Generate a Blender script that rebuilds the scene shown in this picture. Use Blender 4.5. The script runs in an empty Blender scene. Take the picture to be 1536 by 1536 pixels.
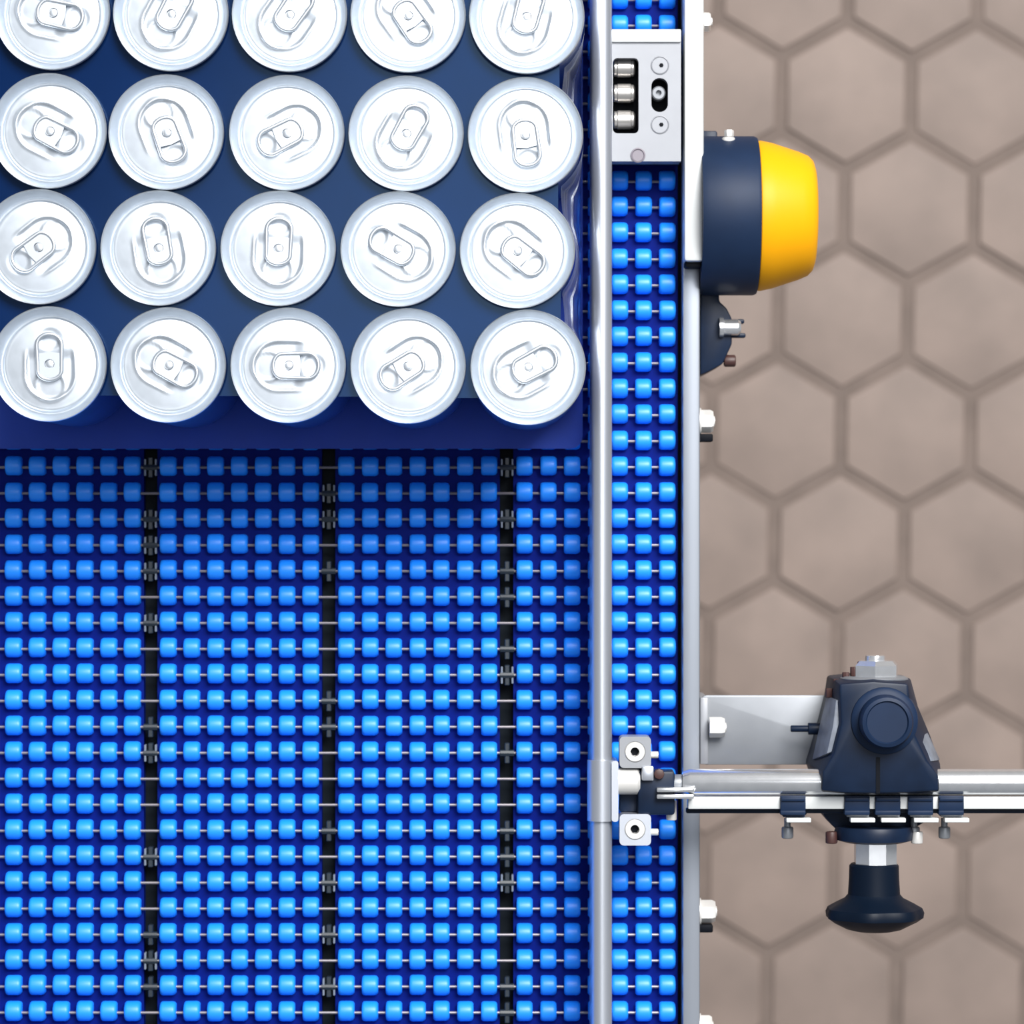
import bpy, bmesh, math, random
from mathutils import Vector, Matrix
random.seed(7)
S = bpy.context.scene
C = S.collection

# ------------------------------------------------------------------ camera, light, exposure
ZB = 0.90                    # top of the belt
ZC = 2.50                    # camera height, looking straight down
FP = 4913.0                  # focal length in pixels of the 1536 frame
cam = bpy.data.cameras.new('camera')
cam.sensor_width = 36.0
cam.lens = 36.0 * FP / 1536.0
cam.clip_start = 0.05
cam.dof.use_dof = True
cam.dof.focus_distance = 1.52
cam.dof.aperture_fstop = 11.0
co = bpy.data.objects.new('camera', cam); C.objects.link(co)
co.location = (0, 0, ZC)
S.camera = co

w = bpy.data.worlds.new('world'); S.world = w; w.use_nodes = True
bg = w.node_tree.nodes['Background']
bg.inputs[0].default_value = (0.86, 0.92, 1.0, 1)
bg.inputs[1].default_value = 0.20

def area(name, loc, size, power, col=(1, 1, 1), target=(0, 0, ZB), size_y=None):
    l = bpy.data.lights.new(name, 'AREA'); l.energy = power; l.color = col
    l.shape = 'RECTANGLE'; l.size = size; l.size_y = size_y or size
    o = bpy.data.objects.new(name, l); C.objects.link(o); o.location = loc
    o.rotation_euler = (Vector(target) - Vector(loc)).to_track_quat('-Z', 'Y').to_euler()
    return o
area('hall_light_key', (1.15, 2.3, 4.3), 2.0, 260, (1.0, 0.985, 0.96))
area('added_overhead_fill', (0.55, 0.75, 5.2), 1.6, 26, (0.97, 0.98, 1.0), (0.3, 0.4, ZB), 2.4)  # added fill lamp, puts sheen on carrier and lids towards the rail

S.view_settings.view_transform = 'Standard'
S.view_settings.look = 'None'
S.view_settings.gamma = 1.0
S.view_settings.use_curve_mapping = False
S.view_settings.exposure = 0.55

# ------------------------------------------------------------------ materials
def lin(c):
    return tuple(((v / 255) / 12.92 if v <= 10 else ((v / 255 + 0.055) / 1.055) ** 2.4) for v in c)

def mat(name, col, rough=0.5, metal=0.0, var=0.0, scale=40.0, rvar=0.0, world=False, stretch=(1, 1, 1), coat=0.0, spec=0.5):
    m = bpy.data.materials.new(name); m.use_nodes = True
    nt = m.node_tree; b = nt.nodes['Principled BSDF']
    b.inputs['Base Color'].default_value = (*col, 1)
    b.inputs['Roughness'].default_value = rough
    b.inputs['Metallic'].default_value = metal
    b.inputs['Coat Weight'].default_value = coat
    b.inputs['Specular IOR Level'].default_value = spec
    if var or rvar:
        if world:
            tc = nt.nodes.new('ShaderNodeNewGeometry'); out = tc.outputs['Position']
        else:
            tc = nt.nodes.new('ShaderNodeTexCoord'); out = tc.outputs['Object']
        mp = nt.nodes.new('ShaderNodeMapping'); mp.inputs['Scale'].default_value = stretch
        nt.links.new(out, mp.inputs[0])
        n = nt.nodes.new('ShaderNodeTexNoise'); n.inputs['Scale'].default_value = scale
        n.inputs['Detail'].default_value = 4
        nt.links.new(mp.outputs[0], n.inputs['Vector'])
        if var:
            r = nt.nodes.new('ShaderNodeValToRGB')
            r.color_ramp.elements[0].position = 0.3; r.color_ramp.elements[1].position = 0.7
            r.color_ramp.elements[0].color = (*[max(0, v * (1 - var)) for v in col], 1)
            r.color_ramp.elements[1].color = (*[min(1, v * (1 + var)) for v in col], 1)
            nt.links.new(n.outputs['Fac'], r.inputs[0]); nt.links.new(r.outputs[0], b.inputs['Base Color'])
        if rvar:
            mr = nt.nodes.new('ShaderNodeMapRange')
            mr.inputs['To Min'].default_value = max(0.02, rough - rvar); mr.inputs['To Max'].default_value = rough + rvar
            nt.links.new(n.outputs['Fac'], mr.inputs['Value']); nt.links.new(mr.outputs[0], b.inputs['Roughness'])
    return m

M = {}
M['link'] = mat('belt_blue_plastic', (0.010, 0.25, 1.0), 0.42, 0, 0.04, 30, world=True)
M['web'] = mat('belt_web_shaded_blue', (0.0004, 0.008, 0.13), 0.6, spec=0.06)  # the links' blue, darkened for the shade between them
M['bed'] = mat('dark_bed', (0.003, 0.006, 0.010), 0.6, spec=0.1)
M['rod'] = mat('rod_steel', (0.20, 0.185, 0.20), 0.4, 0.5)
M['seam'] = mat('seam_clip', (0.012, 0.02, 0.03), 0.4)
M['lid'] = mat('can_end_aluminium', (0.60, 0.65, 0.71), 0.40, 0.82, 0.03, 220, rvar=0.04)
M['tab'] = mat('tab_aluminium', (0.62, 0.665, 0.72), 0.35, 0.82)
M['body'] = mat('navy_printed_can', (0.012, 0.05, 0.22), 0.35, 0.0, 0.1, 60)
M['pad'] = mat('navy_pad', (0.004, 0.045, 0.40), 0.5, 0, 0.12, 25, spec=0.3)
M['carrier'] = mat('navy_carrier_plastic', (0.001, 0.010, 0.052), 0.16, 0, 0.15, 18, spec=0.36)
M['carrier'].node_tree.nodes['Principled BSDF'].inputs['Specular Tint'].default_value = (0.40, 0.66, 1.0, 1)
M['rail'] = mat('rail_steel', (0.55, 0.58, 0.64), 0.34, 0.8, 0.05, 60, rvar=0.06, stretch=(1, 0.06, 1))
M['plate'] = mat('side_plate_steel', (0.28, 0.305, 0.35), 0.42, 0.5, 0.06, 50, stretch=(1, 0.1, 1))
M['white'] = mat('white_anodised', (0.62, 0.64, 0.64), 0.35, 0.1, 0.02, 60)
M['block'] = mat('pale_block', (0.27, 0.28, 0.305), 0.38, 0.2, 0.03, 80)
M['chrome'] = mat('bright_steel', (0.78, 0.79, 0.81), 0.2, 0.85, 0.05, 200)
M['bolt'] = mat('zinc_bolt', (0.72, 0.71, 0.69), 0.34, 0.35)
M['black'] = mat('blue_black_plastic', (0.004, 0.011, 0.030), 0.42, 0, 0.2, 90, spec=0.22)
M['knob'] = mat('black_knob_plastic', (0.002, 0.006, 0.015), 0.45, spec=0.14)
M['drum'] = mat('dark_drum_plastic', (0.007, 0.018, 0.048), 0.5, 0, 0.15, 40, spec=0.2)
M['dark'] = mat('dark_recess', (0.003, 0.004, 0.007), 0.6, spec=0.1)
M['yellow'] = mat('yellow_plastic', (0.78, 0.345, 0.002), 0.45, 0, 0.03, 30, spec=0.2)
M['galv'] = mat('galvanised_plate', (0.23, 0.243, 0.265), 0.45, 0.4, 0.08, 45)
M['rust'] = mat('dark_red_screw', (0.05, 0.02, 0.018), 0.5)
M['tile'] = mat('stone_tile', lin((129, 114, 106)), 0.62, 0, 0.17, 13, world=True)
M['grout'] = mat('grout', lin((111, 98, 91)), 0.8, 0, 0.12, 30, world=True)

def film_mat(name, tint, fac, rough):
    m = bpy.data.materials.new(name); m.use_nodes = True; nt = m.node_tree
    nt.nodes.remove(nt.nodes['Principled BSDF'])
    o = nt.nodes['Material Output']
    t = nt.nodes.new('ShaderNodeBsdfTransparent'); t.inputs[0].default_value = (*tint, 1)
    g = nt.nodes.new('ShaderNodeBsdfGlossy'); g.inputs[0].default_value = (0.9, 0.94, 1, 1); g.inputs['Roughness'].default_value = rough
    lw = nt.nodes.new('ShaderNodeLayerWeight'); lw.inputs[0].default_value = 0.35
    mr = nt.nodes.new('ShaderNodeMapRange'); mr.inputs['To Min'].default_value = fac; mr.inputs['To Max'].default_value = min(1, fac * 3)
    nt.links.new(lw.outputs['Facing'], mr.inputs['Value'])
    x = nt.nodes.new('ShaderNodeMixShader')
    nt.links.new(mr.outputs[0], x.inputs[0]); nt.links.new(t.outputs[0], x.inputs[1]); nt.links.new(g.outputs[0], x.inputs[2])
    nt.links.new(x.outputs[0], o.inputs[0])
    return m
M['film'] = film_mat('clear_film', (0.78, 0.86, 0.97), 0.15, 0.28)

# ------------------------------------------------------------------ helpers
def P(px, py, z):
    """a point of the photograph's frame at world height z"""
    k = (ZC - z) / FP
    return ((px - 768) * k, -(py - 768) * k)
def X(px, z): return (px - 768) * (ZC - z) / FP
def Y(py, z): return -(py - 768) * (ZC - z) / FP
def L(px, z): return px * (ZC - z) / FP

def finish(bm, smooth=True, angle=35):
    bmesh.ops.recalc_face_normals(bm, faces=bm.faces[:])
    me = bpy.data.meshes.new('m'); bm.to_mesh(me); bm.free()
    if smooth:
        me.polygons.foreach_set('use_smooth', [True] * len(me.polygons))
        me.set_sharp_from_angle(angle=math.radians(angle))
    return me

def link_obj(name, me, m, parent=None, local=False):
    me.name = name
    if m is not None and not me.materials: me.materials.append(m)
    o = bpy.data.objects.new(name, me); C.objects.link(o)
    if parent is not None:
        o.parent = parent
        if not local:
            q = parent; off = Vector((0, 0, 0))
            while q is not None:
                off += q.location; q = q.parent
            o.location = -off
    return o

def obj(name, bm, m, parent=None, local=False, smooth=True, angle=35):
    return link_obj(name, finish(bm, smooth, angle), m, parent, local)

def tag(o, label, cat, group=None, kind=None):
    o['label'] = label
    if cat: o['category'] = cat
    if group: o['group'] = group
    if kind: o['kind'] = kind
    return o

def thing(name, label, cat, loc, group=None):
    o = bpy.data.objects.new(name, None); C.objects.link(o); o.location = loc; o.empty_display_size = 0.02
    return tag(o, label, cat, group)

def box(bm, x0, x1, y0, y1, z0, z1, bev=0.0, seg=2):
    x0, x1 = min(x0, x1), max(x0, x1); y0, y1 = min(y0, y1), max(y0, y1)
    b2 = bmesh.new()
    bmesh.ops.create_cube(b2, size=1.0)
    for v in b2.verts:
        v.co = Vector(((x0 + x1) / 2 + v.co.x * (x1 - x0), (y0 + y1) / 2 + v.co.y * (y1 - y0), (z0 + z1) / 2 + v.co.z * (z1 - z0)))
    if bev:
        bmesh.ops.bevel(b2, geom=b2.edges[:], offset=bev, segments=seg, affect='EDGES', profile=0.5)
    merge(bm, b2)

def merge(bm, b2, mtx=None):
    me = bpy.data.meshes.new('t'); b2.to_mesh(me); b2.free()
    if mtx is not None: me.transform(mtx)
    bm.from_mesh(me); bpy.data.meshes.remove(me)

AX = {'z': Matrix.Identity(4), 'x': Matrix.Rotation(math.pi / 2, 4, 'Y'), 'y': Matrix.Rotation(-math.pi / 2, 4, 'X'),
      '-y': Matrix.Rotation(math.pi / 2, 4, 'X')}

def lathe(bm, prof, c, axis='z', seg=32, closed_ends=True, phase=0.0, lobes=None):
    """prof: (radius, height along axis) pairs from c"""
    b2 = bmesh.new(); rings = []
    for r, h in prof:
        if r < 1e-7:
            rings.append([b2.verts.new((0, 0, h))])
        else:
            ring = []
            for i in range(seg):
                a = 2 * math.pi * i / seg + phase
                rr = r * (lobes(a, h) if lobes else 1)
                ring.append(b2.verts.new((rr * math.cos(a), rr * math.sin(a), h)))
            rings.append(ring)
    for A, B in zip(rings, rings[1:]):
        if len(A) == 1 and len(B) == 1: continue
        for i in range(seg):
            j = (i + 1) % seg
            if len(A) == 1: b2.faces.new((A[0], B[j], B[i]))
            elif len(B) == 1: b2.faces.new((A[i], A[j], B[0]))
            else: b2.faces.new((A[i], A[j], B[j], B[i]))
    if closed_ends:
        for R in (rings[0], rings[-1]):
            if len(R) > 1: b2.faces.new(R)
    merge(bm, b2, Matrix.Translation(Vector(c)) @ AX[axis])

def cyl(bm, r, c, l, axis='z', seg=24, bev=0.0, phase=0.0):
    b = min(bev, r * 0.5, l * 0.45)
    prof = [(r, 0), (r, l)] if not b else [(r - b, 0), (r - b * 0.3, b * 0.3), (r, b), (r, l - b), (r - b * 0.3, l - b * 0.3), (r - b, l)]
    lathe(bm, prof, c, axis, seg, True, phase)

def loft(bm, layers, bev=0.0):
    """layers: list of (z, [(x,y)...]) with the same number of points"""
    b2 = bmesh.new(); rings = [[b2.verts.new((x, y, z)) for x, y in poly] for z, poly in layers]
    n = len(rings[0])
    for A, B in zip(rings, rings[1:]):
        for i in range(n):
            j = (i + 1) % n
            b2.faces.new((A[i], A[j], B[j], B[i]))
    b2.faces.new(rings[0]); b2.faces.new(rings[-1])
    if bev:
        bmesh.ops.recalc_face_normals(b2, faces=b2.faces[:])
        bmesh.ops.bevel(b2, geom=[e for e in b2.edges if e.calc_face_angle(0) > 0.3], offset=bev, segments=2, affect='EDGES', profile=0.5)
    merge(bm, b2)

def holed(bm, outer, holes, z0, z1):
    b2 = bmesh.new(); es = []
    for lp in [outer] + holes:
        vs = [b2.verts.new((x, y, z0)) for x, y in lp]
        for i in range(len(vs)): es.append(b2.edges.new((vs[i], vs[(i + 1) % len(vs)])))
    bmesh.ops.triangle_fill(b2, use_beauty=True, use_dissolve=False, edges=es)
    r = bmesh.ops.extrude_face_region(b2, geom=b2.faces[:])
    for v in r['geom']:
        if isinstance(v, bmesh.types.BMVert): v.co.z = z1
    merge(bm, b2)

def rrect(x0, x1, y0, y1, r, n=4):
    pts = []
    for cx, cy, a0 in ((x1 - r, y1 - r, 0), (x0 + r, y1 - r, 90), (x0 + r, y0 + r, 180), (x1 - r, y0 + r, 270)):
        for i in range(n + 1):
            a = math.radians(a0 + 90 * i / n); pts.append((cx + r * math.cos(a), cy + r * math.sin(a)))
    return pts

def pp(pts, z): return [P(x, y, z) for x, y in pts]

# ------------------------------------------------------------------ floor of hexagonal tiles
SZ = 112.2 * ZC / FP                 # hexagon circumradius
ROT = -0.0165
floor_bm = bmesh.new(); box(floor_bm, -2.6, 2.6, -2.6, 2.6, -0.05, -0.0022)
floor = obj('floor', floor_bm, M['grout'], smooth=False)
tag(floor, 'floor of dull pink-brown hexagonal stone tiles with recessed darker joints', None, None, 'structure')
GAP = 0.0046
def hexverts(r): return [(r * math.sin(math.radians(60 * i)), r * math.cos(math.radians(60 * i))) for i in range(6)]
def tile_bm():
    b = bmesh.new(); r = SZ - GAP * 1.1547
    loft(b, [(-0.006, hexverts(r)), (-0.0012, hexverts(r)), (-0.0003, hexverts(r - 0.0012)), (0.0, hexverts(r - 0.0032))])
    return b
tile_me = finish(tile_bm(), True, 20); tile_me.name = 'tile'; tile_me.materials.append(M['tile'])
c0 = Vector(P(1164, 646, 0.0)); R2 = Matrix.Rotation(ROT, 2)
rest = bmesh.new(); n_t = 0
for j in range(-30, 31):
    for i in range(-29, 24):
        v = R2 @ Vector(((i + (0.5 if j % 2 else 0)) * SZ * math.sqrt(3), j * 1.5 * SZ))
        p = c0 + v
        if abs(p.x) > 2.4 or abs(p.y) > 2.4: continue
        dz = random.uniform(-0.0005, 0.0004)
        tilt = Matrix.Rotation(random.uniform(-0.004, 0.004), 4, 'X') @ Matrix.Rotation(random.uniform(-0.004, 0.004), 4, 'Y')
        mtx = Matrix.Translation((p.x, p.y, dz)) @ Matrix.Rotation(ROT, 4, 'Z') @ tilt
        if 0.06 < p.x < 0.47 and abs(p.y) < 0.47:
            o = bpy.data.objects.new('tile', tile_me); C.objects.link(o); o.parent = floor; o.matrix_local = mtx; n_t += 1
        else:
            t = tile_me.copy(); t.transform(mtx); rest.from_mesh(t); bpy.data.meshes.remove(t)
ro = obj('outlying_tiles', rest, M['tile'], floor, True, True, 20); ro['kind'] = 'stuff'

bw = bmesh.new(); box(bw, -2.6, 2.6, 2.6, 2.7, -0.05, 3.2)
tag(obj('wall_back', bw, mat('hall_wall', (0.5, 0.5, 0.5), 0.8, 0, 0.04, 3), smooth=False), 'plain pale grey hall wall beyond the conveyor', None, None, 'structure')

# ------------------------------------------------------------------ conveyor frame
YL0, YL1 = -0.62, 0.62
XB0 = X(-312, ZB); XB1 = X(1018, ZB)
ZP = ZB + 0.006                       # top of the side plates
xs0, xs1 = X(1024, ZP), X(1050, ZP)
fr = thing('conveyor', 'grey steel conveyor whose side plate edges the blue belt', 'conveyor', (0, 0, 0))
b = bmesh.new(); box(b, xs0, xs1, YL0, YL1, ZB - 0.13, ZP, 0.0012); obj('side_plate', b, M['plate'], fr)
b = bmesh.new(); box(b, XB0 - 0.0085, XB0 - 0.0005, YL0, YL1, ZB - 0.13, ZP, 0.0012); obj('side_plate', b, M['plate'], fr)
b = bmesh.new(); box(b, XB0 - 0.0006, xs0 + 0.0004, YL0, YL1, ZB - 0.024, ZB - 0.0147); obj('bed', b, M['bed'], fr, smooth=False)
for yy in (-0.5, 0.5):
    b = bmesh.new(); box(b, XB0, xs0, yy - 0.02, yy + 0.02, ZB - 0.12, ZB - 0.08, 0.002); obj('cross_member', b, M['plate'], fr)
    for xx in (XB0 + 0.021, xs0 - 0.021):
        b = bmesh.new(); box(b, xx - 0.02, xx + 0.02, yy - 0.02, yy + 0.02, 0.012, ZB - 0.0805, 0.002)
        lg = obj('leg', b, M['plate'], fr)
        b = bmesh.new(); lathe(b, [(0.034, 0.0005), (0.034, 0.006), (0.015, 0.014)], (xx, yy, 0)); obj('foot', b, M['black'], lg)

def bolt_x(bm, x, y, z, r, l, washer=True):
    """hex bolt head whose axis is the x axis, seated at x"""
    if washer: cyl(bm, r * 1.18, (x - 0.0004, y, z), 0.0016, 'x', 24, 0.0003)
    lathe(bm, [(r, 0.001), (r, l * 0.8), (r * 0.86, l)], (x, y, z), 'x', 6, True, math.pi / 6)
    cyl(bm, r * 0.45, (x + l - 0.0005, y, z), 0.0012, 'x', 12)
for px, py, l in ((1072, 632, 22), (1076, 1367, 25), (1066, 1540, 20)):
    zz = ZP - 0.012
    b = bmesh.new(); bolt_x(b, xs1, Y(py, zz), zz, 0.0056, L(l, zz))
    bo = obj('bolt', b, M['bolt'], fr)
    b = bmesh.new(); box(b, xs1 - 0.0002, X(1069, zz), Y(py + 31, zz), Y(py + 19, zz), zz - 0.006, zz + 0.003, 0.0008); obj('bolt_shade', b, M['dark'], bo)  # dark block standing in for the shadow below the bolt

# ------------------------------------------------------------------ conveyor belt
CP, RP = 35.75, 39.05
def lane_x(k): return 251 + 268 * k            # first column of each lane, in the frame at belt height
belt = thing('conveyor_belt', 'bright blue modular plastic conveyor belt of small rounded links', 'conveyor belt', (0, 0, ZB - 0.0145))
def link_bm():
    b = bmesh.new()
    hw, hl, R = 0.00395, 0.0047, 0.0051
    def sec(s, dz):
        pts = []
        n = 10
        for i in range(n + 1):
            y = -hl + 2 * hl * i / n
            z = math.sqrt(R * R - y * y) - R
            pts.append((y * s, z * 1.15 + dz))
        return pts
    xs = [(-hw, 0.84, -0.0007), (-hw + 0.0007, 0.97, -0.0001), (-hw + 0.0016, 1, 0), (hw - 0.0018, 1, 0), (hw - 0.0007, 0.93, -0.0002), (hw, 0.76, -0.0009)]
    rings = []
    for x, s, dz in xs:
        rings.append([b.verts.new((x, y, z)) for y, z in sec(s, dz)] + [b.verts.new((x, hl * s, -0.0085)), b.verts.new((x, -hl * s, -0.0085))])
    n = len(rings[0])
    for A, B in zip(rings, rings[1:]):
        for i in range(n):
            j = (i + 1) % n
            if i == n - 2: continue
            b.faces.new((A[i], A[j], B[j], B[i]))
    b.faces.new(rings[0]); b.faces.new(rings[-1])
    return b
link_me = finish(link_bm(), True, 50); link_me.name = 'link'; link_me.materials.append(M['link'])
rowk = range(-50, 54)
row_y = {k: 738 + RP * (k) for k in rowk}
cand = []; others = bmesh.new()
for k in rowk:
    y = Y(row_y[k], ZB)
    if not (YL0 + 0.006 < y < YL1 - 0.006): continue
    for ln in range(-2, 3):
        for c in range(7):
            px = lane_x(ln) + CP * c
            if px < -400: continue
            seen = (-10 < px < 845 and 690 < row_y[k] < 1545) or (915 < px < 1010 and 245 < row_y[k] < 1545) or (840 < px < 880 and row_y[k] > 700)
            d = math.hypot(px - 768, row_y[k] - 768) if seen else 1e9
            cand.append((d, X(px, ZB), y))
cand.sort(key=lambda t: t[0])
for q, (d, x, y) in enumerate(cand):
    jit = Matrix.Translation((x + random.uniform(-1, 1) * 1e-4, y + random.uniform(-1, 1) * 1.2e-4, ZB + random.uniform(-2.5, 0) * 1e-4)) @ Matrix.Rotation(random.uniform(-0.02, 0.02), 4, 'X')
    if q < 300:
        o = bpy.data.objects.new('link', link_me); C.objects.link(o); o.parent = belt
        o.matrix_local = Matrix.Translation(-belt.location) @ jit
    else:
        t = link_me.copy(); t.transform(jit); others.from_mesh(t); bpy.data.meshes.remove(t)
oo = obj('further_links', others, M['link'], belt, False, True, 50); oo['kind'] = 'stuff'
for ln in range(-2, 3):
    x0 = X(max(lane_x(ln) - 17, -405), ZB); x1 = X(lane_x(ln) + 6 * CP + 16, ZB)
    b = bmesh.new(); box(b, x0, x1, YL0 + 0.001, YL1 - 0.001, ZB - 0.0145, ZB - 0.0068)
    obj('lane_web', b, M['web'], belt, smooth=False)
rb = None
for k in rowk:
    y = Y(row_y[k] + 2, ZB)
    if not (YL0 + 0.006 < y < YL1 - 0.006): continue
    if rb is None:
        b = bmesh.new(); cyl(b, 0.0007, (XB0 + 0.004, 0, 0), XB1 - XB0 - 0.006, 'x', 8)
        rb = finish(b); rb.name = 'rod'; rb.materials.append(M['rod'])
    o = bpy.data.objects.new('rod', rb); C.objects.link(o); o.parent = belt
    o.location = Vector((0, y, ZB - 0.0042)) - belt.location
# dark sleeves with two pale ribs that cover the rod in some rows of the lane seams
b = bmesh.new(); cyl(b, 0.0017, (-0.0034, 0, 0), 0.0068, 'x', 8); box(b, -0.0012, 0.0012, -0.005, 0.005, -0.004, 0.0008, 0.0004, 1)
sl_me = finish(b); sl_me.name = 'seam_sleeve'; sl_me.materials.append(M['seam'])
b = bmesh.new()
for s in (-1, 1): box(b, s * 0.0026 - 0.0005, s * 0.0026 + 0.0005, -0.0042, 0.0042, -0.003, 0.0012, 0.0003, 1)
ri_me = finish(b); ri_me.name = 'rib'; ri_me.materials.append(mat('rib_grey', (0.16, 0.19, 0.24), 0.4))
for ln in range(0, 3):
    xm = X(lane_x(ln) - 26.3, ZB)
    for k in rowk:
        if not (690 < row_y[k] < 1540) or random.random() > 0.42: continue
        o = bpy.data.objects.new('seam_sleeve', sl_me); C.objects.link(o); o.parent = belt
        o.location = Vector((xm, Y(row_y[k] + 2, ZB), ZB - 0.0036)) - belt.location
        if random.random() < 0.5:
            r_ = bpy.data.objects.new('rib', ri_me); C.objects.link(r_); r_.parent = o

# ------------------------------------------------------------------ pad, cans and film
PT = ZB + 0.0020
px1, py1 = P(874, 673, PT)
px0, py0 = X(-40, PT), Y(-60, PT)
b = bmesh.new(); holed(b, rrect(px0, px1, py1, py0, 0.006), [], ZB + 0.0001, PT)
tag(obj('packing_pad', b, M['pad'], angle=30), 'thin dark blue pad lying on the belt under all the cans', 'packing pad')

HC = 0.110; RR = 0.0263
def can_body():
    b = bmesh.new()
    lathe(b, [(0.0, 0.006), (0.016, 0.003), (0.0195, 0.0), (0.0215, 0.0008), (0.0252, 0.006), (0.0261, 0.011), (0.0261, HC - 0.017),
              (0.0260, HC - 0.011), (0.0255, HC - 0.0065), (0.0252, HC - 0.0038)], (0, 0, 0), 'z', 48, False)
    return b
ZPAN = HC - 0.0040
def smooth(t): t = max(0, min(1, t)); return t * t * (3 - 2 * t)
def panel_h(x, y):
    """relief of the can end; the tab's finger end points to +x, the mouth lies at -x"""
    # sunken panel: a U open towards +x
    xe = x + 0.0045
    if xe > 0: d = abs(y) - 0.0108 + xe * 0.02
    else: d = math.hypot(xe * 0.98, y) - 0.0108
    end = smooth((x - 0.002) / 0.006)
    h = -0.0008 * (1 - smooth((d + 0.0006) / 0.0012)) * (1 - end)
    h += 0.0005 * math.exp(-((d - 0.0004) / 0.00065) ** 2) * (1 - end)
    # mouth ring
    dm = math.hypot((x + 0.0098) / 1.05, y) - 0.0066
    if x < -0.004: h += 0.00045 * math.exp(-(dm / 0.00065) ** 2)
    # finger well under the tab's ring
    dw = math.hypot((x - 0.0115) / 1.0, y) - 0.0048
    h -= 0.00045 * (1 - smooth((dw + 0.0008) / 0.0016))
    return h - 0.0010 * (x * x + y * y) / 0.0004
def can_lid():
    b = bmesh.new(); seg = 72
    prof = [(0.0252, HC - 0.0040), (0.0259, HC - 0.0036), (0.02622, HC - 0.0026), (RR, HC - 0.0012), (0.02624, HC - 0.0004), (0.0260, HC), (0.0256, HC - 0.0002),
            (0.0254, HC - 0.0008), (0.0246, HC - 0.0026), (0.0229, HC - 0.0066), (0.0224, HC - 0.0072), (0.0218, HC - 0.0071), (0.0214, HC - 0.0064),
            (0.0211, HC - 0.0052), (0.0206, HC - 0.0050), (0.0199, ZPAN - 0.00099)]
    rs = [0.0191 - 0.0191 * i / 30 for i in range(30)]
    rings = []
    for r, h in prof: rings.append([b.verts.new((r * math.cos(2 * math.pi * i / seg), r * math.sin(2 * math.pi * i / seg), h)) for i in range(seg)])
    for r in rs:
        ring = []
        for i in range(seg):
            a = 2 * math.pi * i / seg; x, y = r * math.cos(a), r * math.sin(a)
            ring.append(b.verts.new((x, y, ZPAN + panel_h(x, y) )))
        rings.append(ring)
    for A, B in zip(rings, rings[1:]):
        for i in range(seg):
            j = (i + 1) % seg; b.faces.new((A[i], A[j], B[j], B[i]))
    cv = b.verts.new((0, 0, ZPAN + panel_h(0, 0)))
    for i in range(seg): b.faces.new((rings[-1][i], rings[-1][(i + 1) % seg], cv))
    return b
def stadium(x0, x1, hw0, hw1, n=12):
    """closed outline from the narrow nose x0 to the finger end x1"""
    pts = []
    for i in range(n + 1):
        a = -math.pi / 2 + math.pi * i / n
        pts.append((x1 - hw1 * 0.85 + hw1 * 0.85 * math.cos(a), hw1 * math.sin(a)))
    for i in range(n + 1):
        a = math.pi / 2 + math.pi * i / n
        pts.append((x0 + hw0 * 0.75 + hw0 * 0.75 * math.cos(a), hw0 * math.sin(a)))
    return pts
ZT = ZPAN + 0.0012
def tab_bm():
    b = bmesh.new()
    path = stadium(-0.0070, 0.0138, 0.0054, 0.0057); n = len(path); rings = []
    for i, (x, y) in enumerate(path):
        x0, y0 = path[i - 1]; x1, y1 = path[(i + 1) % n]
        t = Vector((x1 - x0, y1 - y0, 0)).normalized(); nv = Vector((t.y, -t.x, 0))
        ring = []
        for k in range(8):
            a = 2 * math.pi * k / 8
            p = Vector((x, y, ZT + x * 0.02)) + nv * (0.00095 * math.cos(a)) + Vector((0, 0, 0.00075 * math.sin(a)))
            ring.append(b.verts.new(p))
        rings.append(ring)
    for i in range(n):
        A, B = rings[i], rings[(i + 1) % n]
        for k in range(8):
            j = (k + 1) % 8; b.faces.new((A[k], A[j], B[j], B[k]))
    # web: solid from the nose to the bridge, the finger hole beyond it stays open; a slot runs round the rivet island
    def web(poly, z0, z1): holed(b, poly, [], z0, z1)
    nose = [p for p in stadium(-0.0069, 0.0052, 0.0052, 0.0052) if True]
    isl = [(0.0021 * math.cos(a) + 0.0002, 0.0023 * math.sin(a)) for a in [math.radians(20 * q) for q in range(18)]]
    holed(b, [(-0.0069 + 0.0052 * 0.75 + 0.0052 * 0.75 * math.cos(math.pi / 2 + math.pi * i / 12), 0.0052 * math.sin(math.pi / 2 + math.pi * i / 12)) for i in range(13)] + [(0.0050, -0.0054), (0.0058, 0.0), (0.0050, 0.0054)],
          [isl], ZT - 0.0004, ZT + 0.00005)
    holed(b, [(x * 0.78 - 0.0004, y * 0.80) for x, y in isl], [], ZT - 0.0008, ZT - 0.0002)
    return b
def rivet_bm():
    b = bmesh.new(); lathe(b, [(0.0019, ZPAN - 0.0004), (0.0019, ZT - 0.0003), (0.0014, ZT - 0.00012), (0.0, ZT - 0.00008)], (0, 0, 0), 'z', 14, False); return b

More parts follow.
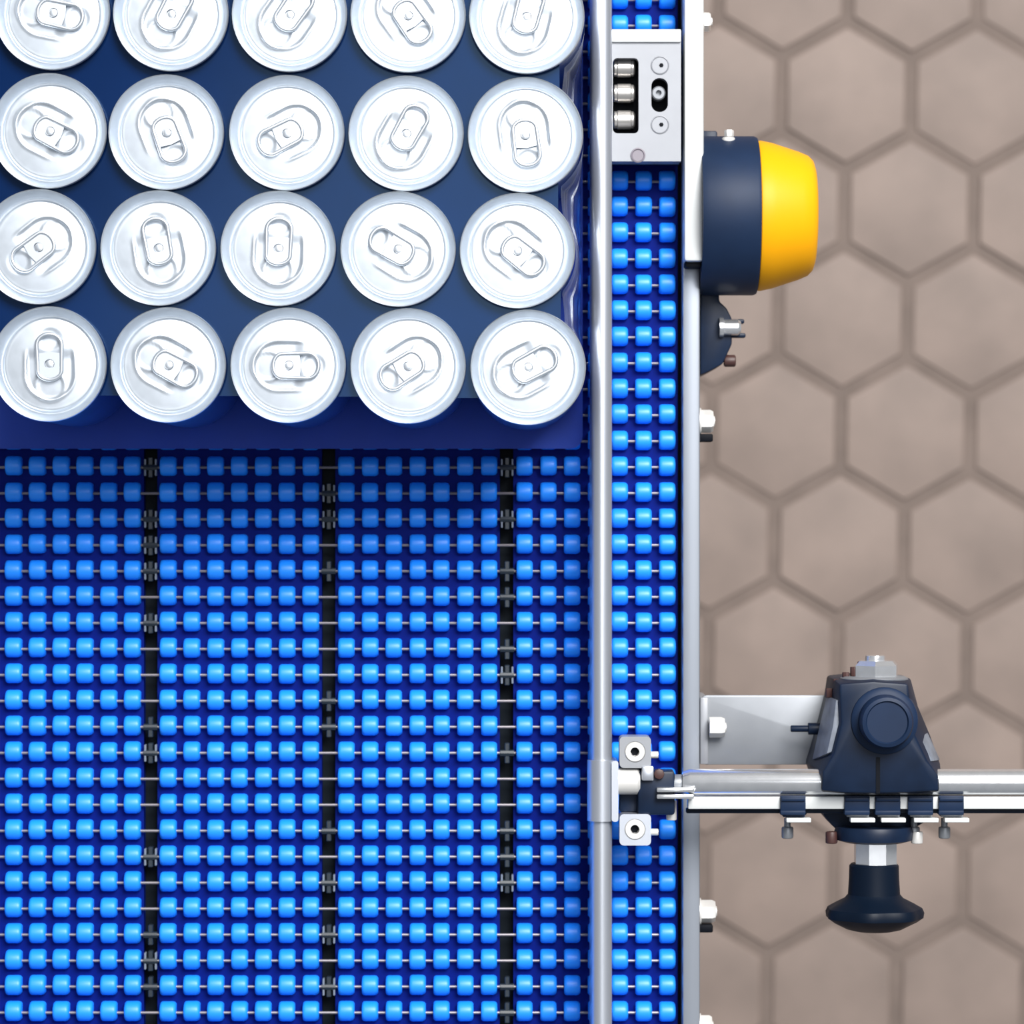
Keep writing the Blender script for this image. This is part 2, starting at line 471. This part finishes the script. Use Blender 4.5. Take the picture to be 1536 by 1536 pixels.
body_me = finish(can_body(), True, 60); body_me.materials.append(M['body'])
lid_me = finish(can_lid(), True, 80); lid_me.materials.append(M['lid'])
tab_me = finish(tab_bm(), True, 50); tab_me.materials.append(M['tab'])
riv_me = finish(rivet_bm(), True, 50); riv_me.materials.append(M['tab'])
ZCT = PT + HC
rows = [
    ('row cut off by picture edge', [(78, 18, -12), (256, 20, 62), (434, 21, 55), (612, 22, -55), (790, 24, 75)]),
    ('third row from bare belt', [(73, 196, -27), (249, 198, -70), (430, 199, 207), (609, 200, 61), (788, 202, -83)]),
    ('second row from bare belt', [(57, 370, 217), (237, 372, 100), (417, 372.5, 88), (597, 373.5, 150), (776, 376, -38)]),
    ('row edging bare belt', [(73, 546, 91), (252, 547.5, -28), (432, 548, 0), (612, 549, 212), (792, 551, 28)]),
]
ordn = ['fifth from rail', 'fourth from rail', 'third from rail', 'second from rail', 'next to rail']
def aim(a):
    a = a % 360
    if a < 45 or a >= 315: return 'tab towards rail'
    if a < 135: return 'tab away from belt'
    if a < 225: return 'tab away from rail'
    return 'tab towards bare belt'
proto = None
for where, cs in rows:
    for q, (cx, cy, ang) in enumerate(cs):
        x, y = P(cx, cy, ZCT)
        lab = 'silver-lidded can, %s, %s, %s' % (where, ordn[q], aim(ang))
        if proto is None:
            t = thing('drink_can', lab, 'can', (x, y, PT + 0.0001), 'silver-lidded cans on the pad')
            pb = link_obj('body', body_me, None, t, True); pl = link_obj('lid', lid_me, None, t, True)
            pt = link_obj('pull_tab', tab_me, None, t, True); pr = link_obj('rivet', riv_me, None, pt, True)
            proto = t
        else:
            t = proto.copy(); C.objects.link(t); t['label'] = lab; t.location = (x, y, PT + 0.0001)
            for ch in (pb, pl, pt):
                c = ch.copy(); C.objects.link(c); c.parent = t
                if ch is pt:
                    r_ = pr.copy(); C.objects.link(r_); r_.parent = c
        t.rotation_euler = (0, 0, math.radians(ang))

# navy carrier sheet: one thin plate between the necks of the cans, scalloped round each of them
ctr = [[Vector(P(cx, cy, ZCT)) for cx, cy, _ in cs] for _, cs in rows]
RHOLE = 0.0258
def arc(c, a0, a1, n=10):
    return [(c.x + RHOLE * math.cos(a0 + (a1 - a0) * i / n), c.y + RHOLE * math.sin(a0 + (a1 - a0) * i / n)) for i in range(n + 1)]
def turn(a0, a1):
    d = (a1 - a0) % (2 * math.pi)
    return a0 + (d if d <= math.pi else d - 2 * math.pi)
def ang(v): return math.atan2(v.y, v.x)
def half(c1, c2, out, e):
    """the sheet outside the line from c1 to c2, cut off at distance e beyond the outer centre"""
    o = Vector(out); res = []
    lim = max(c1.dot(o), c2.dot(o)) + e
    for c, other, flip in ((c1, c2, False), (c2, c1, True)):
        a0 = ang(other - c); q = min(0.999, (lim - c.dot(o)) / RHOLE)
        t = math.acos(q); ao = ang(o)
        side = 1 if ((a0 - ao + math.pi) % (2 * math.pi) - math.pi) > 0 else -1
        pts = arc(c, a0, turn(a0, ao + side * t))
        res += pts[::-1] if flip else pts
    return res
cells = []
nr, nc = len(ctr), len(ctr[0])
for i in range(nr - 1):
    for j in range(nc - 1):
        q = [ctr[i][j], ctr[i][j + 1], ctr[i + 1][j + 1], ctr[i + 1][j]]; poly = []
        for k in range(4):
            c, n1, n2 = q[k], q[k - 1], q[(k + 1) % 4]
            a0 = ang(n1 - c); poly += arc(c, a0, turn(a0, ang(n2 - c)))
        cells.append(poly)
for j in range(nc - 1):
    cells.append(half(ctr[-1][j], ctr[-1][j + 1], (0, -1), 0.0137))
    cells.append(half(ctr[0][j], ctr[0][j + 1], (0, 1), 0.0245))
for i in range(nr - 1):
    cells.append(half(ctr[i][-1], ctr[i + 1][-1], (1, 0), 0.0150))
    cells.append(half(ctr[i][0], ctr[i + 1][0], (-1, 0), 0.0245))
b = bmesh.new(); zs = PT + HC - 0.0067
for poly in cells:
    lo_ = [b.verts.new((x, y, zs)) for x, y in poly]; b.faces.new(lo_)
bmesh.ops.remove_doubles(b, verts=b.verts[:], dist=2e-5)
bmesh.ops.triangulate(b, faces=b.faces[:])
r_ = bmesh.ops.extrude_face_region(b, geom=b.faces[:])
for v in r_['geom']:
    if isinstance(v, bmesh.types.BMVert): v.co.z += 0.0008
tag(obj('can_carrier', b, M['carrier'], angle=30), 'thin navy plastic sheet filling the gaps between the can necks', 'can carrier')

# clear film hanging from the carrier's edge to the pad beside the rail, drawn in between the cans and folded along its length
def film_side():
    b = bmesh.new(); ny, ns = 150, 40; grid = []
    y0, y1 = Y(566, PT), Y(-50, PT)
    xb = px1 - 0.0006
    for i in range(ny + 1):
        y = y0 + (y1 - y0) * i / ny; row = []
        surf = max(cc[-1].x + math.sqrt(max(0.0, (RR + 0.0007) ** 2 - (y - cc[-1].y) ** 2)) if abs(y - cc[-1].y) < RR + 0.0007 else -1 for cc in ctr)
        tgt = max(surf, xb - 0.0105 + 0.0008 * math.sin(y * 160))
        for k in range(ns + 1):
            u = k / ns; ph = 0.9 * math.sin(y * 47) + 0.5 * math.sin(y * 131)
            z = PT + 0.0008 + 0.088 * max(0, u + 0.062 * math.sin(u * 19 + ph) * math.sin(math.pi * u) ** 0.5)
            x = xb + (tgt - xb) * u
            row.append(b.verts.new((max(x, surf), y, z)))
        grid.append(row)
    for A, B in zip(grid, grid[1:]):
        for k in range(ns): b.faces.new((A[k], A[k + 1], B[k + 1], B[k]))
    return b
film = thing('shrink_film', 'clear crinkled plastic film along the cans beside the rail', 'plastic film', (px1, 0, PT))
fo = obj('side_flap', film_side(), M['film'], film, False, True, 180)

# ------------------------------------------------------------------ guide rail and its clamp
ZR = ZB + 0.050
rx0, rx1 = X(887, ZR), X(918.5, ZR); rr_ = (rx1 - rx0) / 2; rxm = (rx0 + rx1) / 2
prof = [(rxm + rr_ * math.cos(math.radians(a)), ZR - rr_ + rr_ * math.sin(math.radians(a))) for a in range(0, 181, 12)]
prof += [(rx0, ZB + 0.016), (rx0 + 0.001, ZB + 0.015), (rx1 - 0.001, ZB + 0.015), (rx1, ZB + 0.016)]
b = bmesh.new()
A_ = [b.verts.new((x, YL0, z)) for x, z in prof]; B_ = [b.verts.new((x, YL1, z)) for x, z in prof]
for i in range(len(prof)):
    j = (i + 1) % len(prof); b.faces.new((A_[i], A_[j], B_[j], B_[i]))
b.faces.new(A_); b.faces.new(B_)
tag(obj('guide_rail', b, M['rail']), 'long pale steel guide rail with rounded top running beside the cans', 'guide rail')

ZK = ZB + 0.046                 # axis of rod, clamp and clips
kx = lambda px: X(px, ZK); ky = lambda py: Y(py, ZK); kl = lambda d: L(d, ZK)
cl = thing('rail_clamp', 'grey and black screw clamp gripping the guide rail at the cross rod', 'clamp', (kx(940), ky(1185), ZB + 0.02))
b = bmesh.new()
holed(b, rrect(kx(917), kx(927), ky(1231), ky(1140), 0.0012), [], ZR - 0.02, ZR + 0.0016)
pr2 = [(rxm + (rr_ + 0.0018) * math.cos(math.radians(a)), ZR - rr_ + (rr_ + 0.0018) * math.sin(math.radians(a))) for a in range(0, 181, 12)]
pr2 += [(rxm + (rr_ + 0.0001) * math.cos(math.radians(a)), ZR - rr_ + (rr_ + 0.0001) * math.sin(math.radians(a))) for a in range(180, -1, -12)]
Aa = [b.verts.new((x, ky(1231), z)) for x, z in pr2]; Bb = [b.verts.new((x, ky(1140), z)) for x, z in pr2]
for i in range(len(pr2)):
    j = (i + 1) % len(pr2); b.faces.new((Aa[i], Aa[j], Bb[j], Bb[i]))
for R_ in (Aa, Bb):
    m_ = len(pr2) // 2
    for i in range(m_ - 1): R_[0].link_faces; b.faces.new((R_[i], R_[i + 1], R_[len(pr2) - 2 - i], R_[len(pr2) - 1 - i]))
obj('saddle', b, M['rail'], cl)
def lug(py, name_mat, sock):
    b = bmesh.new(); hole = [(kx(952) + 0.0050 * math.cos(math.radians(a)), ky(py) + 0.0050 * math.sin(math.radians(a))) for a in range(0, 360, 15)]
    holed(b, rrect(kx(929), kx(976), ky(py + 24), ky(py - 23), 0.002), [hole], ZK - 0.010, ZK + 0.004)
    l_ = obj('lug', b, name_mat, cl)
    b = bmesh.new(); lathe(b, [(0.0049, 0), (0.0049, 0.0135), (0.0044, 0.0142), (0.0022, 0.0142), (0.0020, 0.0105), (0, 0.0105)], (kx(952), ky(py), ZK - 0.010), 'z', 24, False)
    obj('socket_screw', b, M['bolt'], l_)
    b = bmesh.new(); cyl(b, 0.0021, (kx(952), ky(py), ZK + 0.0004), 0.0004, 'z', 6); obj('hex_socket', b, M['dark'], l_)
    b = bmesh.new(); cyl(b, 0.0017, (kx(974), ky(py + 6), ZK - 0.003), kl(14), 'x', 10, 0.0004); obj('pin', b, M['bolt'], l_)
lug(1127, M['block'], 1); lug(1243, M['rail'], 1)
b = bmesh.new(); lathe(b, [(kl(20), 0), (kl(20), kl(30)), (kl(16), kl(34))], (kx(926), ky(1172), ZK - 0.001), 'x', 28); obj('collar', b, M['bolt'], cl)
b = bmesh.new(); box(b, kx(956), kx(1012), ky(1222), ky(1156), ZK - 0.013, ZK + 0.003, 0.0014)
box(b, kx(930), kx(968), ky(1220), ky(1150), ZK - 0.016, ZK - 0.006, 0.001); obj('jaw', b, M['black'], cl)
b = bmesh.new(); box(b, kx(962), kx(980), ky(1170), ky(1148), ZK + 0.001, ZK + 0.0055, 0.0008); obj('spacer', b, M['rail'], cl)
b = bmesh.new(); cyl(b, kl(8), (kx(988), ky(1160), ZK + 0.002), 0.0035, 'z', 8, 0.0005); obj('screw', b, M['rust'], cl)
for py in (1183, 1193):
    b = bmesh.new(); box(b, kx(984), kx(1040), ky(py + 3.6), ky(py - 3.2), ZK + 0.002, ZK + 0.0072, 0.0006); obj('fork_arm', b, M['chrome'], cl)
b = bmesh.new(); cyl(b, kl(8), (kx(1008), ky(1232), ZK - 0.006), kl(30), 'y', 12, 0.0005); obj('stub', b, M['bolt'], cl)
b = bmesh.new(); cyl(b, kl(14), (kx(1004), ky(1176), ZK - 0.002), kl(26), 'x', 20, 0.001); obj('ferrule', b, M['galv'], cl)

# ------------------------------------------------------------------ cross rod, flat bar, bracket
rod = bmesh.new(); lathe(rod, [(kl(15), 0.0005), (kl(19.5), 0.004), (kl(19.5), 0.40), (kl(17), 0.402)], (kx(1022), ky(1173), ZK - 0.0005), 'x', 32)
tag(obj('cross_rod', rod, M['chrome']), 'round bright steel rod reaching out over the floor through the black clamp', 'rod')
b = bmesh.new(); box(b, kx(1032), kx(1032) + 0.40, ky(1213.5), ky(1194.5), ZK - 0.009, ZK + 0.001, 0.0006)
tag(obj('flat_bar', b, M['white']), 'narrow white flat bar lying along the round cross rod', 'bar')
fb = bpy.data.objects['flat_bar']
b = bmesh.new(); box(b, kx(1030), kx(1030) + 0.40, ky(1221), ky(1213.7), ZK - 0.009, ZK - 0.003, 0.0005); obj('dark_strip', b, M['knob'], fb)  # dark strip along one edge of the bar

ZQ = ZB + 0.004
br = thing('bracket_plate', 'grey galvanised angle bracket bolted to the frame under the black clamp', 'bracket', (X(1052, ZQ), Y(1095, ZQ), ZQ - 0.045))
b = bmesh.new()
loft(b, [(ZQ - 0.003, rrect(X(1050.6, ZQ), X(1345, ZQ), Y(1147, ZQ), Y(1043, ZQ), 0.003)), (ZQ, rrect(X(1050.6, ZQ), X(1345, ZQ), Y(1147, ZQ), Y(1043, ZQ), 0.003))], 0.0004)
obj('shelf', b, M['galv'], br)
b = bmesh.new(); box(b, xs1 + 0.0001, X(1062, ZQ), Y(1146, ZQ), Y(1046, ZQ), ZQ - 0.045, ZQ + 0.0022, 0.0005); obj('flange', b, M['block'], br)
b = bmesh.new(); zz = ZQ + 0.0052; bolt_x(b, X(1061, zz), Y(1091, zz), zz, 0.0050, L(26, zz), False); obj('bolt', b, M['bolt'], br)

# ------------------------------------------------------------------ black clamp with star grip
ZC0, ZCM, ZC1 = ZQ + 0.0001, ZB + 0.036, ZB + 0.058
low = [(1250, 1018), (1310, 1012), (1368, 1018), (1379, 1060), (1398, 1105), (1413, 1148), (1416, 1185), (1411, 1193), (1364, 1193), (1310, 1193), (1256, 1193), (1232, 1193), (1217, 1150), (1224, 1128), (1236, 1085), (1246, 1045)]
top = [(1259, 1026), (1310, 1022), (1362, 1026), (1366, 1060), (1370, 1098), (1390, 1140), (1407, 1162), (1408, 1186), (1360, 1189), (1310, 1190), (1262, 1189), (1232, 1186), (1234, 1158), (1251, 1130), (1262, 1085), (1260, 1050)]
ck = thing('grip_clamp', 'blue-black plastic clamp with round boss and mushroom knob on the cross rod', 'clamp', (*P(1315, 1130, ZQ), ZC0))
b = bmesh.new()
loft(b, [(ZC0, pp(low, ZCM)), (ZCM - 0.006, pp(low, ZCM)), (ZC1, pp(top, ZC1))], 0.0012)
foot = [(1232, 1185), (1400, 1185), (1404, 1205), (1396, 1226), (1364, 1246), (1310, 1248), (1256, 1246), (1246, 1236), (1234, 1222)]
loft(b, [(ZC0, pp(foot, ZB + 0.03)), (ZB + 0.0335, pp(foot, ZB + 0.03))], 0.0012)
obj('housing', b, M['black'], ck)
b = bmesh.new()
zb_ = ZC1 - 0.002
bx, by = P(1328, 1082, zb_ + 0.006)
lathe(b, [(L(54, zb_), -0.006), (L(50, zb_), 0.003), (L(47, zb_), 0.004), (L(40, zb_), 0.0045), (L(40, zb_), 0.012), (L(37, zb_), 0.014), (L(32, zb_), 0.0145), (L(30, zb_), 0.0135), (0, 0.0135)], (bx, by, zb_), 'z', 36, False)
obj('boss', b, M['drum'], ck)
b = bmesh.new(); cyl(b, L(5, zb_), (*P(1304, 1056, zb_ + 0.004), zb_ + 0.001), 0.0045, 'z', 10); obj('index_pin', b, M['dark'], ck)
# paler stiffening webs either side, sloping away from the housing
b = bmesh.new()
loft(b, [(ZCM - 0.004, pp([(1241, 1046), (1258, 1046), (1246, 1141), (1219, 1141), (1230, 1090)], ZCM)), (ZC1 - 0.004, pp([(1254, 1050), (1263, 1050), (1258, 1124), (1240, 1131), (1249, 1090)], ZC1 - 0.004))], 0.0006)
obj('stiffener', b, mat('pale_plastic', (0.16, 0.18, 0.22), 0.45, 0, 0.25, 150), ck)
b = bmesh.new()
loft(b, [(ZCM - 0.004, pp([(1392, 1096), (1412, 1141), (1385, 1147), (1374, 1120)], ZCM)), (ZC1 - 0.008, pp([(1379, 1104), (1399, 1142), (1378, 1146), (1368, 1122)], ZC1 - 0.008))], 0.0006)
obj('stiffener', b, bpy.data.materials['pale_plastic'], ck)
b = bmesh.new(); box(b, X(1314, ZC1), X(1320, ZC1), Y(1190, ZC1), Y(1136, ZC1), ZC1 - 0.004, ZC1 + 0.0004); obj('split_line', b, M['dark'], ck)
b = bmesh.new(); cyl(b, L(5, ZB + 0.02), (X(1186, ZB + 0.02), Y(1093, ZB + 0.02), ZB + 0.02), L(62, ZB + 0.02), 'x', 12, 0.0004)
cyl(b, L(9, ZB + 0.02), (X(1212, ZB + 0.02), Y(1093, ZB + 0.02), ZB + 0.02), L(36, ZB + 0.02), 'x', 12, 0.0004)
obj('stud', b, M['black'], ck)
# hexagon nut and washer at the far end of the through bolt, chrome neck and knob at the near end
ZA = ZB + 0.034
ax_ = X(1311, ZA)
b = bmesh.new(); lathe(b, [(L(51, ZA), 0), (L(51, ZA), L(5, ZA)), (L(46, ZA), L(8, ZA))], (ax_, Y(1022, ZA), ZA), 'y', 32)
wsh = obj('washer', b, M['galv'], ck)
b = bmesh.new(); lathe(b, [(L(35, ZA), L(6, ZA)), (L(35, ZA), L(24, ZA)), (L(28, ZA), L(31, ZA))], (ax_ + L(4, ZA), Y(1022, ZA), ZA), 'y', 6, True, 0.35)
cyl(b, L(15, ZA), (ax_ + L(2, ZA), Y(995, ZA), ZA), L(12, ZA), 'y', 16, 0.0006)
obj('hex_nut', b, M['chrome'], ck)
b = bmesh.new()
for tx, ty in ((1243, 1032), (1254, 1018), (1268, 1008), (1280, 1000), (1291, 992)):
    cyl(b, L(5.5, ZA), (X(tx, ZA), Y(ty + 14, ZA), ZA + 0.002), L(14, ZA), 'y', 8, 0.0003)
obj('ratchet_teeth', b, M['rust'], ck)
b = bmesh.new(); lathe(b, [(L(57, ZA), 0), (L(60, ZA), L(8, ZA)), (L(58, ZA), L(20, ZA)), (L(44, ZA), L(24, ZA))], (ax_, Y(1239, ZA), ZA), '-y', 24); obj('collar', b, M['black'], ck)
b = bmesh.new(); lathe(b, [(L(33, ZA), 0), (L(33, ZA), L(44, ZA))], (X(1313, ZA), Y(1258, ZA), ZA), '-y', 8, True, math.pi / 8); obj('neck', b, M['chrome'], ck)
b = bmesh.new()
kp = [(0, 0), (34, 0), (37, 3), (37.5, 22), (39, 46), (44, 52), (58, 60), (70, 67), (73, 74), (72, 81), (62, 88), (42, 98), (30, 101), (0, 101)]
lathe(b, [(L(r, ZA), L(h, ZA)) for r, h in kp], (X(1311, ZA), Y(1295, ZA), ZA), '-y', 56, False, 0, lambda a, h: 1 + (0.035 * math.cos(7 * a) if h > L(56, ZA) and h < L(92, ZA) else 0))
obj('knob', b, M['knob'], ck)
for tx in (1246, 1374):
    b = bmesh.new(); cyl(b, L(9, ZA), (X(tx, ZA), Y(1246, ZA), ZA + 0.004), L(18, ZA), '-y', 10, 0.0006); obj('screw', b, M['bolt' if tx > 1300 else 'rust'], ck)

# spring clips on the flat bar
ZF = ZK + 0.001
order = ['standing apart nearest the guide rail', 'second from the guide rail', 'middle one of the five', 'fourth from the guide rail', 'furthest from the guide rail']
for q, cxp in enumerate((1189, 1285, 1331, 1380, 1426)):
    cxw = X(cxp, ZF)
    t = thing('spring_clip', 'dark clip on the white flat bar, %s' % order[q], 'clip', (cxw, Y(1210, ZF), ZF - 0.012), 'dark clips on the flat bar')
    b = bmesh.new()
    hw = L(19, ZF)
    box(b, cxw - hw, cxw + hw, Y(1216, ZF), Y(1193, ZF), ZF + 0.0001, ZF + 0.0024, 0.0005)
    box(b, cxw - hw, cxw + hw, Y(1222, ZF), Y(1215, ZF), ZF - 0.010, ZF + 0.0024, 0.0005)
    box(b, cxw - hw * 0.95, cxw + hw * 0.95, Y(1201, ZF), Y(1195, ZF), ZF + 0.0022, ZF + 0.0036, 0.0005)
    obj('jaw', b, M['drum'], t)
    b = bmesh.new(); box(b, cxw - hw * 0.7, cxw + hw * 1.25, Y(1225, ZF), Y(1209, ZF), ZF - 0.0125, ZF - 0.0096, 0.0004)
    box(b, cxw - hw * 0.75, cxw + hw * 1.0, Y(1226, ZF), Y(1214, ZF), ZF - 0.0098, ZF - 0.001, 0.0004)
    obj('spring_leaf', b, M['galv'] if q else M['drum'], t)
    b = bmesh.new(); box(b, cxw - L(10, ZF), cxw + L(27, ZF), Y(1233, ZF), Y(1226.5, ZF), ZF - 0.004, ZF + 0.0028, 0.0004); obj('edge_strip', b, M['white'], t)
    if q in (0, 3, 4):
        b = bmesh.new(); cyl(b, L(5, ZF), (cxw - L(5, ZF), Y(1230, ZF), ZF - 0.0105), L(16, ZF), '-y', 10); cyl(b, L(9, ZF), (cxw - L(5, ZF), Y(1243, ZF), ZF - 0.0105), L(18, ZF), '-y', 12, 0.0008)
        obj('thumb_screw', b, M['galv'], t)

# ------------------------------------------------------------------ white bar and roller block
ZW = ZB + 0.022
wb = thing('edge_bar', 'thick white bar with rounded end standing on the frame beside the drum', 'bar', (X(1041, ZW), Y(200, ZW), ZP))
b = bmesh.new(); box(b, X(1026, ZW), X(1056, ZW), Y(392, ZW), Y(-120, ZW), ZP + 0.0001, ZW, 0.0018); obj('bar', b, M['white'], wb)
b = bmesh.new(); zz = ZW - 0.006; bolt_x(b, X(1052, zz), Y(33, zz), zz, 0.0046, L(14, zz)); obj('bolt', b, M['bolt'], wb)
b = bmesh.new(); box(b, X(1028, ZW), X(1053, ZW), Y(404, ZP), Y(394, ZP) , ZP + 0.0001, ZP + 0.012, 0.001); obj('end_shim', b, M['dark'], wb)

ZH = ZB + 0.026
hb = thing('roller_block', 'pale metal block with three small steel rollers in a dark window', 'roller block', (X(970, ZH), Y(143, ZH), ZH - 0.0205))
bx0, bx1 = rx1 + 0.0002, X(1021.5, ZH); byy0, byy1 = Y(242, ZH), Y(45, ZH)
win = rrect(bx0 + 0.0008, X(958, ZH), Y(200, ZH), Y(87, ZH), 0.0022)
slot = rrect(X(977, ZH), X(1002, ZH), Y(168, ZH), Y(117, ZH), L(12, ZH), 6)
b = bmesh.new(); holed(b, [(bx0, byy0), (bx1, byy0), (bx1, byy1), (bx0, byy1)], [win, slot], ZH - 0.006, ZH)
obj('face_plate', b, M['block'], hb, angle=25)
b = bmesh.new(); box(b, bx0 + 0.0002, bx1 - 0.0002, byy0 + 0.0002, byy1 - 0.0002, ZH - 0.0205, ZH - 0.0155); obj('back_plate', b, M['dark'], hb)
for y0_, y1_ in ((byy0 + 0.0002, byy0 + 0.008), (byy1 - 0.008, byy1 - 0.0002)):
    b = bmesh.new(); box(b, bx0 + 0.0002, bx1 - 0.0002, y0_, y1_, ZH - 0.016, ZH - 0.0058); obj('cheek', b, M['block'], hb)
b = bmesh.new(); box(b, bx0, bx1, Y(64, ZH), byy1 + 0.0002, ZH - 0.0002, ZH + 0.0016, 0.0007); obj('edge_band', b, M['white'], hb)
for py in (102, 140, 180):
    b = bmesh.new(); zc_ = ZH - 0.009
    lathe(b, [(0.0026, 0), (0.0042, 0.0006), (0.0042, 0.0018), (0.0046, 0.0022), (0.0046, L(33, ZH) - 0.0022), (0.0042, L(33, ZH) - 0.0018), (0.0042, L(33, ZH) - 0.0008), (0.003, L(33, ZH))], (bx0 + 0.0012, Y(py, zc_), zc_), 'x', 24)
    obj('roller', b, mat('roller_steel', (0.55, 0.53, 0.51), 0.3, 0.75) if py == 102 else bpy.data.materials['roller_steel'], hb)
for py in (98, 187):
    b = bmesh.new(); lathe(b, [(0.0045, 0), (0.0045, 0.00035), (0.0040, 0.0006), (0.0038, 0.0002), (0.0, 0.0002)], (X(990, ZH), Y(py, ZH), ZH - 0.0001), 'z', 24, False); s_ = obj('screw', b, M['block'], hb)
    b = bmesh.new(); cyl(b, 0.0011, (X(992, ZH), Y(py, ZH), ZH + 0.00005), 0.0002, 'z', 6); obj('hex_socket', b, M['dark'], s_)
b = bmesh.new(); lathe(b, [(0.0034, 0), (0.0034, 0.008), (0.0028, 0.0086), (0.0014, 0.0086), (0.0012, 0.006), (0, 0.006)], (X(988.5, ZH), Y(138, ZH), ZH - 0.012), 'z', 20, False); obj('slot_screw', b, M['galv'], hb)
b = bmesh.new(); lathe(b, [(0.0036, 0), (0.0036, 0.0005), (0.0030, 0.0008), (0.0026, 0.0002), (0, 0.0002)], (X(957, ZH), Y(233, ZH), ZH + 0.0001), 'z', 20, False); obj('cap_mark', b, mat('mauve_cap', (0.20, 0.18, 0.21), 0.5), hb)

# ------------------------------------------------------------------ black drum with yellow cap
ZD = ZB - 0.006
dx = lambda px: X(px, ZD); dl = lambda d: L(d, ZD)
dr = thing('drum_knob', 'big round blue-black drum with tapered yellow cap on the frame side', 'drum', (xs1, Y(322, ZD), ZD - 0.03))
yc = Y(324, ZD)
b = bmesh.new(); l_ = dx(1134) - xs1
lathe(b, [(dl(117), 0.0001), (dl(119), 0.003), (dl(119), l_ - 0.0015), (dl(117), l_), (dl(110), l_)], (xs1, yc, ZD), 'x', 64); obj('drum', b, M['drum'], dr)
b = bmesh.new(); yl = dl(86)
lathe(b, [(dl(108), -0.001), (dl(112), 0.0002), (dl(112.5), 0.0016), (dl(109), dl(22)), (dl(96), dl(62)), (dl(90), dl(76)), (dl(83), dl(83)), (dl(74), dl(86)), (dl(60), dl(87)), (0, dl(88))], (dx(1135), yc, ZD), 'x', 64, False)
obj('cap', b, M['yellow'], dr)['label'] = 'tapered yellow cap'
b = bmesh.new()
pl_ = [(1050.4, 196), (1076, 196), (1079, 440), (1079, 452), (1090, 462), (1098, 478), (1098, 516), (1084, 546), (1066, 556), (1050.4, 563)]
z0_ = ZP - 0.016
loft(b, [(z0_ - 0.045, [(max(x, xs1 + 0.0001), y) for x, y in pp(pl_, z0_)]), (z0_, [(max(x, xs1 + 0.0001), y) for x, y in pp(pl_, z0_)])], 0.001)
obj('mounting_arm', b, M['black'], dr)
b = bmesh.new(); zz = z0_ - 0.004
lathe(b, [(L(15, zz), 0), (L(15, zz), L(6, zz)), (L(12, zz), L(7, zz)), (L(12, zz), L(28, zz)), (L(9, zz), L(32, zz))], (X(1078, zz), Y(492, zz), z0_ + 0.001), 'x', 16)
obj('pin', b, M['chrome'], dr)
b = bmesh.new()
for py, x1_ in ((482, 1116), (503, 1118)): box(b, X(1094, zz), X(x1_, zz), Y(py + 4, zz), Y(py - 3, zz), z0_ - 0.006, z0_ - 0.001, 0.0008)
obj('fork', b, M['black'], dr)
b = bmesh.new(); cyl(b, L(9, zz), (X(1086, zz), Y(541, zz), z0_ - 0.006), L(18, zz), 'x', 12, 0.0008); obj('stop_screw', b, M['rust'], dr)
b = bmesh.new(); zt_ = ZD + 0.006
cyl(b, L(10, zt_), (X(1091, zt_), Y(218, zt_), zt_ + 0.008), L(9, zt_), 'y', 16, 0.0006); cyl(b, L(7, zt_), (X(1092, zt_), Y(208, zt_), zt_ + 0.008), L(10, zt_), 'y', 6, 0.0004)
obj('set_screw', b, M['bolt'], dr)
